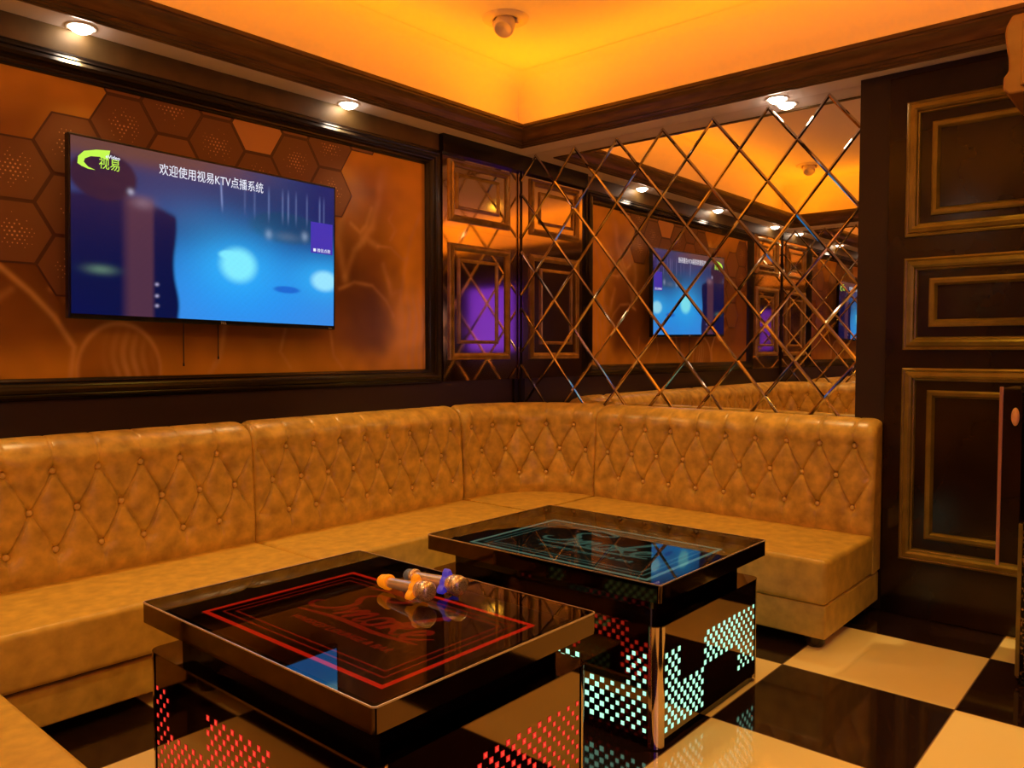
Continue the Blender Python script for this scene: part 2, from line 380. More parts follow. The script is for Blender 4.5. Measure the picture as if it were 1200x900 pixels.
for (i, k), kind in cells.items():
    if not kind: continue
    cx, cz = hexa(i, k)
    for r, dep, mi in ((S, .0048, 2), (S-.0085, .0056, hn.index(kind))):
        p = [(cx+r*math.cos(math.radians(60*q)), cz+r*math.sin(math.radians(60*q))) for q in range(6)]
        p = clip(clip(p, 1, MV1+.004, True), 0, MU0-.004, False)
        if len(p) > 2: mbh.poly([PA(u, v, dep) for u, v in p], mi)
    if kind == 'hex' and (i, k) not in ((-3,-1),):
        for a in range(-5, 6):
            for b in range(-5, 6):
                dx, dz = .0170*(a+b*.5), .0147*b
                rr = math.hypot(dx, dz)
                if rr > .075 or random.random() < (rr/.085)**2: continue
                q = .0046*(1-rr/.11); u, v = cx+dx, cz+dz
                if v > MV1-.004: continue
                mbh.poly([PA(u+q*math.cos(t*PI/4), v+q*math.sin(t*PI/4), .0060) for t in range(8)], 3)
child(mbh.build('hexagon_pattern', hl, fixn=False), mural)
# frame of the mural
fp = [(0, 0), (0, .012), (.006, .020), (.012, .020), (.014, .030), (.022, .036), (.028, .034), (.030, .044), (.042, .052), (.052, .050), (.054, .040),
      (.060, .038), (.066, .026), (.072, .026), (.075, .018), (.080, .014), (.084, .003)]
mb = MB()
# side members are wider than the rails
def mural_frame(rect_o, rect_i):
    vs = []; n = len(fp)
    for d, p in fp:
        t = d/fp[-1][0]
        u0, v0, u1, v1 = [lerp(a, b, t) for a, b in zip(rect_o, rect_i)]
        vs += [PA(u0, v0, p), PA(u1, v0, p), PA(u1, v1, p), PA(u0, v1, p)]
    mb.add(vs, [(i*4+k, i*4+(k+1) % 4, (i+1)*4+(k+1) % 4, (i+1)*4+k) for i in range(n-1) for k in range(4)])
mural_frame((MU0-.125, 1.030, 3.315, 2.404), (MU0, MV0, MU1, MV1))
child(mb.build('frame', M['black_gloss']), mural)

# ------------------------------------------------------------------ television
TVX, TVZ, TW, TH = 1.853, 1.703, 1.262, 0.722
tv = thing('television', 'flat wall-mounted television showing a blue concert scene with white caption', 'television', loc=(TVX, YA-.09, TVZ))
tvr = math.radians(1.0)
tv.rotation_euler = (0, tvr, 0)
def tvp(o): o.parent = tv; return o
mb = MB(); mb.box((-TW/2, -.012, -TH/2), (TW/2, .022, TH/2)); tvp(mb.build('bezel', M['tv_body'], bevel=.004))
mb = MB(); mb.box((-.38, .0221, -.26), (.38, .060, .18)); mb.box((-.12, .0601, -.12), (.12, .083, .12)); tvp(mb.build('rear_housing', M['tv_body'], bevel=.006))
sw, sh = TW-.020, TH-.030
def scr(u, v):
    # u,v in 0..1, v up
    c = mixc((.012, .05, .22), (.05, .24, .72), sst(.62, .05, v))
    c = mixc(c, (.01, .30, .95), .7*blob(u, v, .62, .18, .35, .30))
    c = mixc(c, (.02, .035, .13), .85*sst(.45, .85, v))
    c = mixc(c, (.01, .01, .12), .8*sst(.72, 1.0, u)*sst(.5, .8, v))
    c = mixc(c, (.02, .10, .30), .8*blob(u, v, .42, .62, .16, .14))
    c = mixc(c, (.20, .08, .035), sst(.88, .97, v)*sst(.80, .2, u)); c = mixc(c, (.10, .04, .05), .7*sst(.83, .93, v)*sst(.75, .3, u))
    # car shape
    c = mixc(c, (.010, .05, .13), .75*sst(1.1, .8, math.hypot((u-.78)/.17, (v-.66)/.11)))
    for cx, cy in ((.70, .60), (.86, .62)): c = mixc(c, (.25, .33, .48), .8*blob(u, v, cx, cy, .014, .03))
    c = mixc(c, (.09, .12, .20), .7*blob(u, v, .78, .60, .055, .03))
    # light trails
    for cx, a in ((.505, .9), (.70, .5), (.76, .45), (.785, .6), (.82, .4), (.87, .4), (.93, .5), (.95, .35), (.60, .25), (.64, .3)):
        y0 = .66 if cx > .6 else .68
        if v > y0 and v < .93: c = mixc(c, (.35, .45, .85), a*.55*math.exp(-((u-cx-.03*(.9-v)*(1 if cx < .6 else 0))/.0035)**2)*sst(y0, y0+.1, v)*sst(.95, .85, v))
    # glows
    for cx, cy, rx, ry in ((.565, .36, .13, .17), (.965, .33, .12, .12)):
        c = mixc(c, (.03, .46, 1.0), .8*blob(u, v, cx, cy, rx*1.4, ry*1.3))
    e = math.hypot((u-.575)/.075, (v-.37)/.115); c = mixc(c, (.22, .84, 1.0), sst(1.25, .6, e))
    e = math.hypot((u-.535)/.04, (v-.43)/.03); c = mixc(c, (.22, .84, 1.0), .9*sst(1.25, .6, e))
    e = math.hypot((u-.955)/.065, (v-.32)/.075); c = mixc(c, (.32, .78, 1.0), sst(1.25, .6, e))
    c = mixc(c, (.01, .10, .60), .8*sst(1.2, .7, math.hypot((u-.78)/.06, (v-.235)/.025)))
    # dark figure at left
    fig = (.003, .006, .055)
    edge_u = .335+.005*math.sin(v*14)+.010*sst(.25, .05, v); sh_ = .70-.9*max(0, u-.20)**1.25-.02*sst(.1, 0, u)
    k = sst(edge_u+.010, edge_u-.008, u)*sst(sh_+.03, sh_-.02, v)
    c = mixc(c, fig, k)
    c = mixc(c, (.02, .008, .035), sst(1.1, .9, math.hypot((u-.10)/.105, (v-.80)/.14)))
    c = mixc(c, (.10, .035, .06), .8*sst(.145, .19, u)*sst(.27, .25, u)*sst(.76, .66, v))
    c = mixc(c, (.22, .14, .20), .7*blob(u, v, .225, .68, .035, .035))
    c = mixc(c, (.35, .36, .5), .9*blob(u, v, .185, .735, .010, .018))
    c = mixc(c, (.12, .22, .16), .75*blob(u, v, .09, .26, .042, .025))
    for cy in (.13, .20, .07): c = mixc(c, (.45, .40, .65), .9*blob(u, v, .272, cy, .006, .009))
    c = mixc(c, (.002, .004, .08), .35*sst(.2, .0, v)*sst(.2, .0, u))
    n = 1+.02*math.sin(u*230+v*31)*math.sin(v*170)
    return tuple(x*n for x in c)
me_scr = grid_pic('screen', 0, 0, 1, 1, 280, 160, lambda u, v: ((u-.5)*sw, -.0127, (v-.5)*sh+.005), scr, M['screen'], None)
tvp(me_scr)
def text(name, body, size, loc, rot, m, parent, shear=0, ext=0.0002, sx=1.0, bold=0.0, align='CENTER'):
    cu = bpy.data.curves.new(name, 'FONT'); cu.body = body; cu.size = size; cu.align_x = align; cu.align_y = 'CENTER'
    cu.shear = shear; cu.extrude = ext; cu.offset = bold; cu.resolution_u = 3
    o = bpy.data.objects.new(name, cu); COL.objects.link(o)
    dg = bpy.context.evaluated_depsgraph_get()
    me = bpy.data.meshes.new_from_object(o.evaluated_get(dg)); bpy.data.objects.remove(o)
    me.materials.clear(); me.materials.append(m)
    o = bpy.data.objects.new(name, me); COL.objects.link(o)
    o.location = loc; o.rotation_euler = rot; o.scale = (sx, 1, 1)
    if parent: o.parent = parent
    return o
def sp(u, v, d=.0135): return ((u-.5)*sw, -d, (v-.5)*sh+.005)
text('caption', '欢迎使用视易KTV点播系统', .052, sp(.478, .898), (PI/2, 0, 0), M['white_print'], me_scr, bold=0, sx=.80)
# logo swoosh with its two-character mark
mb = MB()
out = [(.028, .86), (.030, .90), (.048, .935), (.085, .955), (.128, .965), (.121, .905), (.095, .918), (.068, .912), (.050, .893), (.047, .873), (.060, .850), (.082, .838), (.060, .838), (.040, .848)]
out = [(a-.008, b-.012) for a, b in out]
mb.poly([sp(a, b) for a, b in out]); mb.build('logo_swoosh', M['logo_green'], me_scr)
text('logo_character', '视易', .050, sp(.118, .868, .0140), (PI/2, 0, 0), M['logo_green'], me_scr, bold=0, sx=.85)
text('logo_caption', 'eVideo', .020, sp(.128, .915, .0142), (PI/2, 0, 0), M['white_print'], me_scr, bold=.0004)
mb = MB(); a, b = sp(.888, .515), sp(.992, .735); mb.box((a[0], -.0140, a[2]), (b[0], -.0130, b[2])); card = mb.build('info_card', M['card'], me_scr)
text('card_caption', '■ 微信点歌', .020, sp(.940, .535, .0145), (PI/2, 0, 0), M['white_print'], card)
text('badge', 'TCL', .016, (0.02, -.0125, -TH/2+.0085), (PI/2, 0, 0), M['grey_print'], tv, bold=.0004)
text('corner_mark', 'Dolby', .008, (TW/2-.03, -.0125, -TH/2+.0075), (PI/2, 0, 0), M['grey_print'], tv)
for x, z0, z1, lb in ((1.72, 1.345, 1.135, 'longer black cable hanging below the television, near the middle'), (1.885, 1.34, 1.165, 'shorter black cable hanging below the television, right of the longer one')):
    mb = MB(); mb.lathe([(.0022, 0), (.0022, z0-z1-.006), (.004, z0-z1-.004), (.004, z0-z1+.008)], (x, YA-.022, z0+.03), (0, .02, -1), 8)
    tag(mb.build('cable', M['cable']), lb, 'cable')

# ------------------------------------------------------------------ bronze lacquer wall panels with gold mouldings beside the mural
mp_o = [(0, 0), (0, .010), (.006, .014), (.010, .013), (.013, .020), (.024, .024), (.031, .020), (.034, .013), (.038, .012), (.042, .002)]
mp_i = [(0, 0), (0, .008), (.004, .012), (.012, .013), (.017, .008), (.021, .001)]
def wall_panel(u0, u1, v0, v1, rects, P, bm, mm, label, thick=.016, group=None, cat='wall panel'):
    c = P((u0+u1)/2, v0, 0)
    t = thing('wall_panel', label, cat, group, loc=c)
    mb = MB(); a = P(u0, v0, .0005); b = P(u1, v1, thick)
    mb.box([min(p, q) for p, q in zip(a, b)], [max(p, q) for p, q in zip(a, b)]); child(mb.build('board', bm), t)
    for r, pr in rects:
        mb = MB(); rect_mould(mb, r, [(d, p+thick) for d, p in pr], P); child(mb.build('moulding', mm), t)
    return t
for sx_, side in ((0, 'right'), (1, 'left')):
    f = (lambda u: u) if not sx_ else (lambda u: 2*1.862-u)
    def R(a, b, c, d):
        x0, x1 = sorted((f(a), f(c))); return (x0, b, x1, d)
    u0, u1 = sorted((f(3.325), f(4.026)))
    wall_panel(u0, u1, 1.965, 2.394, [(R(3.372, 2.003, 3.925, 2.371), mp_o), (R(3.437, 2.080, 3.825, 2.297), mp_i)], PA, M['gold_panel'], M['gold_mould'],
               'upper bronze mirror panel with gold double moulding, between mural and %s corner' % side)
    wall_panel(u0, u1, 1.040, 1.9645, [(R(3.371, 1.168, 3.925, 1.872), mp_o), (R(3.449, 1.268, 3.810, 1.785), mp_i)], PA, M['gold_panel'], M['gold_mould'],
               'lower bronze mirror panel with gold double moulding, between mural and %s corner' % side)
# chrome bead up the corner, black post below it
mb = MB(); mb.box((XB-.026, YA-.030, 1.04), (XB-.018, YA-.022, 2.394)); struct(mb.build('trim_5', M['chrome']), 'thin metal bead in the mirror corner', 'trim')
mb = MB(); mb.box((XB-.060, YA-.018, .30), (XB-.0125, YA-.0005, 1.039)); struct(mb.build('trim_6', M['black_gloss']), 'black corner post below the wall panels', 'trim')

# ------------------------------------------------------------------ diamond lattice mirrors
def lattice(P, y0, y1, z0, z1, ys, label):
    t = thing('wall_mirror', label, 'mirror', loc=P((y0+y1)/2, z0, 0))
    mb = MB(); a, b = P(y0, z0, .0006), P(y1, z1, .006)
    mb.box([min(p, q) for p, q in zip(a, b)], [max(p, q) for p, q in zip(a, b)]); child(mb.build('glass', M['mirror']), t)
    mb = MB(); hw, hz = .15565, .187; W = .0092
    def seg(p, q):
        d = Vector((q[0]-p[0], q[1]-p[1])); l = d.length
        if l < 1e-4: return
        n = Vector((-d[1], d[0]))/l
        # ridge with two bevels, tilted a little at random as real hand-set strips are
        jit = (random.random()-.5)*.0040
        A = [(p[0]-n[0]*W, p[1]-n[1]*W, .0062), (p[0], p[1], .0100+jit), (p[0]+n[0]*W, p[1]+n[1]*W, .0062)]
        B = [(q[0]-n[0]*W, q[1]-n[1]*W, .0062), (q[0], q[1], .0100-jit), (q[0]+n[0]*W, q[1]+n[1]*W, .0062)]
        vs = [P(*x) for x in A+B]; mb.add(vs, [(0, 1, 4, 3), (1, 2, 5, 4)])
    # nodes
    zt = 2.295
    for sgn in (1, -1):
        for c in range(-30, 40):
            # line: z = zt + sgn*(y-ys)*hz/hw + c*2*hz ; cut into half-diamond pieces
            for k in range(-40, 40):
                ya, yb = ys+k*hw, ys+(k+1)*hw
                za = zt+sgn*(k)*hz+c*2*hz; zb = za+sgn*hz
                p, q = [ya, za], [yb, zb]
                # clip
                pts = clip_seg(p, q, y0, y1, z0+.0, z1-.012)
                if pts: seg(*pts)
    child(mb.build('lattice_strips', M['bevel'], fixn=False), t)
    return t
def clip_seg(p, q, u0, u1, v0, v1):
    t0, t1 = 0.0, 1.0; d = (q[0]-p[0], q[1]-p[1])
    for a, b in ((-d[0], p[0]-u0), (d[0], u1-p[0]), (-d[1], p[1]-v0), (d[1], v1-p[1])):
        if abs(a) < 1e-12:
            if b < 0: return None
        else:
            r = b/a
            if a < 0: t0 = max(t0, r)
            else: t1 = min(t1, r)
    if t0 >= t1: return None
    return [(p[0]+d[0]*t0, p[1]+d[1]*t0), (p[0]+d[0]*t1, p[1]+d[1]*t1)]
lattice(PB, YC+.001, YA-.032, .45, ZS-.001, 3.4485, 'diamond lattice mirror on the right-hand wall above the tufted sofa')
lattice(PD, 1.15, YA-.032, .45, ZS-.001, 3.4485, 'diamond lattice mirror on the left-hand wall')

# ------------------------------------------------------------------ right wall: pillar strip and three-moulding panel
mb = MB(); mb.box((XC, YE+.0005, 0.0005), (XB-.0005, YC, ZS-.0005)); 
struct(mb.build('wall_right', M['right_strip']), 'dark brown projecting wall to the right of the lattice mirror', 'wall')
t = thing('wall_panel', 'tall dark walnut panelling with three gold moulded rectangles on the right', 'wall panel', loc=(XC, .4, 0))
mb = MB(); mb.box((XC-.020, YE+.3, .0006), (XC-.0005, 1.118, ZS-.030)); child(mb.build('board', M['right_panel'], bevel=.002), t)
ro = [(0, 0), (0, .014), (.008, .020), (.014, .018), (.018, .026), (.034, .030), (.044, .025), (.048, .014), (.054, .012), (.058, .001)]
ri = [(0, 0), (0, .012), (.008, .017), (.022, .017), (.028, .010), (.033, .001)]
for z0, z1, i0, i1 in ((1.741, 2.344, 1.830, 2.243), (1.230, 1.644, 1.333, 1.550), (.265, 1.147, .372, 1.048)):
    for r, pr, nm in (((.18, z0, 1.040, z1), ro, 'moulding'), ((.285, i0, .935, i1), ri, 'moulding')):
        mb = MB(); rect_mould(mb, r, [(d, p+.020) for d, p in pr], PC); child(mb.build(nm, M['right_mould']), t)

# ------------------------------------------------------------------ sofa
ZSEAT, ZTOP = 0.375, 0.895
YF, XF = 3.170, 3.815           # front faces of the backrests
RC = 0.45
R1, R2, R3 = .785, .638, .491   # heights of the button rows
# backrest profile: (offset into the wall, z)
def profile(tk=.225, ZTOP=.895):
    pts = [(0, .195), (0, .27)]
    for k in range(104):
        z = lerp(ZSEAT-.03, .800, k/103); pts.append((.020*sst(.40, .80, z)+0.0, z))
    for k in range(1, 22):
        a = PI/2*k/21; pts.append((.020+.105*(1-math.cos(a)), .800+.095*math.sin(a)))
    for k in range(1, 8):
        a = PI/2*k/7; pts.append((.125+(tk-.125)*math.sin(a), ZTOP-.06*(1-math.cos(a))))
    pts.append((tk, .20))
    return pts
PROF = profile()
# arclength-ish height coordinate
HC = []
h = PROF[0][1]
for i, p in enumerate(PROF):
    if i: h += math.hypot(p[0]-PROF[i-1][0], p[1]-PROF[i-1][1])
    HC.append(h)
def tuft(s, h, Pt, ph):
    """relief in metres: soft pillows, sunk buttons, thin stitched creases"""
    x = (s-ph)/Pt; q = .294; hp = (h-R2)/q
    # nearest button
    bd = 9
    for row, sh in ((-.5, .5), (0, 0), (.5, .5)):
        dx = (x-sh-round(x-sh))*Pt; dz = (hp-row)*q; bd = min(bd, math.hypot(dx, dz))
    e = -.0200*math.exp(-(bd/.0165)**2)-.0070*math.exp(-(bd/.045)**2)
    if abs(hp) <= .5:
        a, b = abs(math.sin(PI*(x+hp))), abs(math.sin(PI*(x-hp)))
        e += .0135*(a*b)**.5
        g = math.hypot(1/Pt, 1/q); d = min(math.asin(a), math.asin(b))/PI/g
        e -= .0078*math.exp(-(d/.0044)**2)
    else:
        c_ = abs(math.cos(PI*x)); ov = (abs(hp)-.5)*q
        k = math.exp(-ov/.034)
        e += .0135*(1-(1-c_**lerp(.30, 1.0, k))*lerp(.12, 1, k))
        d = abs(math.asin(min(1, c_)))/PI*Pt
        e -= .0078*math.exp(-(d/.0044)**2)*lerp(.38, 1, k)
    return e
def tuft_back(parent, path, length, Pt, ph, rows, tk=.225, zt=.883):
    PROF = profile(tk, zt)
    """path(s) -> (x, y, nx, ny) with n pointing INTO the wall"""
    ns = max(12, int(length/.0040)); me_v = []; fs = []
    npf = len(PROF)
    for i in range(ns+1):
        s = length*i/ns; x, y, nx, ny = path(s)
        d_end = min(s, length-s); rr = .028
        roll = 0 if d_end > rr else .020*(1-math.sqrt(max(0, 1-(1-d_end/rr)**2)))
        for j, (off, z) in enumerate(PROF):
            h = HC[j]
            e = 0
            if j < npf-3:
                f = tuft(s, h, Pt, ph)
                endf = sst(0, .05, d_end)
                f = lerp(.006, f, endf)
                amp = sst(.36, .43, h)*(1 if h < 1.0 else sst(1.14, 1.0, h))
                e = amp*f
            # outward direction in the profile plane
            if j == 0: a, b = PROF[0], PROF[1]
            elif j == npf-1: a, b = PROF[-2], PROF[-1]
            else: a, b = PROF[j-1], PROF[j+1]
            tx, tz = b[0]-a[0], b[1]-a[1]; l = math.hypot(tx, tz) or 1
            ox, oz = -tz/l, tx/l
            off2 = off+ox*(e-roll); z2 = z+oz*(e-roll)
            me_v.append((x+nx*off2, y+ny*off2, z2))
    for i in range(ns):
        for j in range(npf-1):
            a = i*npf+j; fs.append((a, a+npf, a+npf+1, a+1))
    mb = MB(); mb.add(me_v, fs, 0, True)
    for c in (0, ns):
        base = c*npf
        mb.add(me_v[base:base+npf], [list(range(npf))], 0)
    bk = child(mb.build('backrest', M['leather']), parent)
    # buttons
    for hrow, lst in rows:
        for s in lst:
            if s < .02 or s > length-.02: continue
            x, y, nx, ny = path(s)
            off = None
            for j in range(npf-1):
                if HC[j] <= hrow <= HC[j+1]:
                    off, z = PROF[j]; break
            o = bpy.data.objects.new('button', BUTTON); COL.objects.link(o); o.parent = bk
            oo = off+.0175
            o.matrix_parent_inverse = Matrix.Identity(4)
            o.location = Vector((x+nx*oo, y+ny*oo, z)) - Vector(parent.location)
            bk_inv = bk.matrix_parent_inverse
            o.location = Vector((x+nx*oo, y+ny*oo, z))
            o.rotation_euler = (0, 0, math.atan2(-ny, -nx))
    return bk
mb = MB(); mb.lathe([(0.0001, .0100), (.005, .0095), (.0090, .0072), (.0118, .0035), (.0125, 0), (.0115, -.005)], (0, 0, 0), (1, 0, 0), 14)
tmp = mb.build('button', M['button']); BUTTON = tmp.data; bpy.data.objects.remove(tmp)

def rows_from(ph, Pt, length):
    r2 = [ph+Pt*k for k in range(-30, 40) if .03 < ph+Pt*k < length-.03]
    r1 = [ph+Pt*(k+.5) for k in range(-30, 40) if .05 < ph+Pt*(k+.5) < length-.05]
    return [(R1, r1), (R2, r2), (R3, r1)]
def cushion(parent, a, b, name='seat', m='leather_seat', bev=.022):
    mb = MB(); mb.box(a, b); o = child(mb.build(name, M[m], bevel=bev, bseg=5), parent)
    for p in o.data.polygons: p.use_smooth = True
    return o
def feet(parent, pts):
    for x, y in pts:
        mb = MB(); mb.lathe([(.032, 0.0), (.040, .012), (.042, .0505)], (x, y, 0), (0, 0, 1), 20); child(mb.build('foot', M['foot']), parent)
YS, XS = 2.675, 3.225      # seat front lines
BACKW = .012
def plinth(parent, a, b):
    mb = MB(); mb.box(a, b); o = child(mb.build('plinth', M['leather_seat'], bevel=.008, bseg=3), parent)
    if b[2] < .18:
        mb = MB(); mb.box((a[0]+.004, a[1]+.02, b[2]+.0002), (b[0]-.004, b[1]-.02, .1898)); child(mb.build('shadow_gap', M['seam']), parent)
    return o

YR, XR = YA-.02, XB-.014
# straight section, left part of the television wall
A0, A1, A2 = .650, 1.9145, 3.2380
def path_a(x0):
    return lambda s: (x0+s, YF, 0, 1)
grp = 'tan leather sofa sections joined into one U-shaped bench'
sA = thing('sofa_section', 'tan tufted leather sofa section directly below the television', 'sofa', loc=((A0+A1)/2, 3.1, 0))
L = A1-A0
Pt = .1625; ph = (1.828-A0)
tuft_back(sA, path_a(A0), L, Pt, ph, rows_from(ph, Pt, L))
cushion(sA, (.652, YS, .19), (1.9135, YF+.05, ZSEAT)); plinth(sA, (.652, YS+.028, .050), (1.9135, YR, .176)); feet(sA, [(.72, 2.75), (1.85, 2.75), (.72, 3.3), (1.85, 3.3)])
sB = thing('sofa_section', 'tan tufted leather sofa section below the mural, between television and room corner', 'sofa', loc=((A1+A2)/2, 3.1, 0))
L = A2-A1; Pt = .1525; ph = 3.083-A1
tuft_back(sB, path_a(A1), L, Pt, ph, rows_from(ph, Pt, L))
cushion(sB, (1.9165, YS, .19), (3.2385, YF+.05, ZSEAT)); plinth(sB, (1.9165, YS+.028, .050), (3.2385, YR, .176)); feet(sB, [(1.98, 2.75), (3.16, 2.75), (1.98, 3.3), (3.16, 3.3)])
# corner section
sC = thing('sofa_section', 'curved corner section of the tan tufted leather sofa', 'sofa', loc=(3.6, 3.0, 0))
xa = XF-RC; ya = YF-RC; st = xa-A2
def path_c(s):
    if s <= st: return (A2+.012+s, YF, 0, 1)
    a = (s-st)/RC
    if a <= PI/2: return (xa+RC*math.sin(a), ya+RC*math.cos(a), math.sin(a), math.cos(a))
    return (XF, ya-(s-st-RC*PI/2), 1, 0)
YQ = 2.680
st -= .012; L = st+RC*PI/2+(ya-YQ)
Pt = .1575; ph = .395+Pt*.5
tuft_back(sC, path_c, L, Pt, ph, rows_from(ph, Pt, L), tk=.190, zt=.887)
# corner seat: square cushion with a rounded front corner
def lseat(parent, pts, z0, z1, name, bev):
    mb = MB(); prism(mb, pts, z0, z1); o = child(mb.build(name, M['leather_seat'], bevel=bev, bseg=4), parent); return o
lseat(sC, [(3.2395, 2.6815), (XF+.05, 2.6815), (XF+.05, YF-.25), (XF-.20, YF+.05), (3.2395, YF+.05)], .19, ZSEAT, 'seat', .010)
lseat(sC, [(3.2395, 2.6815), (XR, 2.6815), (XR, YR), (3.2395, YR)], .05, .189, 'plinth', .004); feet(sC, [(3.9, 3.3), (3.32, 2.76)])
# right section under the mirror
EY = 1.122
sR = thing('sofa_section', 'tan tufted leather sofa section below the right lattice mirror, with open end', 'sofa', loc=(3.6, 1.9, 0))
L = YQ-EY
def path_r(s): return (XF, YQ-s, 1, 0)
Pt = .1620; ph = YQ-1.300
tuft_back(sR, path_r, L, Pt, ph, rows_from(ph, Pt, L), tk=.140, zt=.895)
cushion(sR, (XS, EY, .19), (XF+.02, 2.6795, ZSEAT)); plinth(sR, (XS+.010, EY+.004, .050), (XC-.024, 2.6795, .189))
feet(sR, [(3.30, 1.19), (3.86, 1.19), (3.30, 2.58), (3.86, 2.58)])
# left return (mirror image side)
XFL = .05
sL = thing('sofa_section', 'tan leather sofa return running along the left wall toward the viewer', 'sofa', loc=(.2, 2.2, 0))
LY0 = 1.25
def path_l(s): return (XFL, LY0+s, -1, 0)
L = 2.80-LY0; Pt = .1620; ph = .08
tuft_back(sL, path_l, L, Pt, ph, rows_from(ph, Pt, L))
cushion(sL, (XFL-.05, LY0, .19), (.645, 2.797, ZSEAT)); plinth(sL, (XD+.03, LY0+.004, .050), (.622, 2.797, .176)); feet(sL, [(.57, 1.33), (-.2, 1.33), (.57, 2.7), (-.2, 2.7)])
sK = thing('sofa_section', 'left corner section of the tan leather sofa', 'sofa', loc=(.1, 3.1, 0))
rk = .37; LS0 = 2.80
def path_k(s):
    a = s/rk
    if a < PI/2: return (XFL+rk-rk*math.cos(a), LS0+rk*math.sin(a), -math.cos(a), math.sin(a))
    return (XFL+rk+(s-rk*PI/2), YF, 0, 1)
L = rk*PI/2+(A0-XFL-rk); Pt = .162; ph = L-.06
tuft_back(sK, path_k, L, Pt, ph, rows_from(ph, Pt, L))
lseat(sK, [(XFL-.05, 2.80), (.648, 2.80), (.648, YF+.05), (.30, YF+.05), (XFL-.05, YF-.25)], .19, ZSEAT, 'seat', .010)
lseat(sK, [(XD+.03, 2.80), (.640, 2.80), (.640, YR), (XD+.03, YR)], .05, .189, 'plinth', .004); feet(sK, [(-.2, 3.3), (.5, 3.3)])

# ------------------------------------------------------------------ LED coffee tables
def inshape(kind, u, w):
    if kind == 'short':
        return (u < .15 and w < .82) or (u < .40 and w < .46) or (.39 < u < .70 and .42 < w < .82) or (u > .69 and .42 < w < .82) or (u > .80 and .14 < w < .43)
    return (u < .09 and w < .82) or (u < .34 and w < .46) or (.31 < u < .63 and .36 < w < .82) or (.55 < u < .72 and .1 < w < .62) or (u > .68 and w < .46) or (u > .91 and w < .82)
def catmull(pts, n=6):
    out = []
    for i in range(len(pts)-1):
        p0 = pts[max(0, i-1)]; p1 = pts[i]; p2 = pts[i+1]; p3 = pts[min(len(pts)-1, i+2)]
        for k in range(n):
            t = k/n
            out.append(tuple(.5*((2*p1[a])+(-p0[a]+p2[a])*t+(2*p0[a]-5*p1[a]+4*p2[a]-p3[a])*t*t+(-p0[a]+3*p1[a]-3*p2[a]+p3[a])*t**3) for a in (0, 1)))
    out.append(pts[-1]); return out
SCRIPT = [ # hand lettered "Smoke", baseline 0, x-height .4
    [(.62, .92), (.55, 1.02), (.38, 1.0), (.26, .86), (.32, .70), (.48, .55), (.52, .34), (.40, .12), (.20, .04), (.02, .10), (-.05, .24), (.05, .32)],
    [(.56, .10), (.66, .42), (.72, .20), (.70, .02), (.80, .30), (.90, .42), (.93, .26), (.90, .03), (1.00, .30), (1.10, .42), (1.14, .28), (1.12, .08), (1.20, .03), (1.28, .12)],
    [(1.28, .12), (1.30, .32), (1.42, .42), (1.52, .32), (1.50, .10), (1.38, .02), (1.29, .12)], [(1.50, .34), (1.60, .38), (1.68, .34)],
    [(1.60, .04), (1.72, .50), (1.86, .98), (1.92, 1.04), (1.90, .86), (1.74, .44), (1.66, .04), (1.72, .26), (1.88, .42), (1.94, .34), (1.82, .24), (1.74, .22), (1.86, .14), (1.96, .02), (2.08, .10)],
    [(2.08, .10), (2.20, .20), (2.30, .34), (2.22, .43), (2.12, .32), (2.12, .12), (2.22, .02), (2.38, .10), (2.52, .26)],
    [(-.10, 1.16), (.40, 1.30), (.90, 1.12), (.70, .92), (.30, 1.06)], [(.10, -.16), (.9, -.06), (1.8, -.10), (2.55, -.02)]]
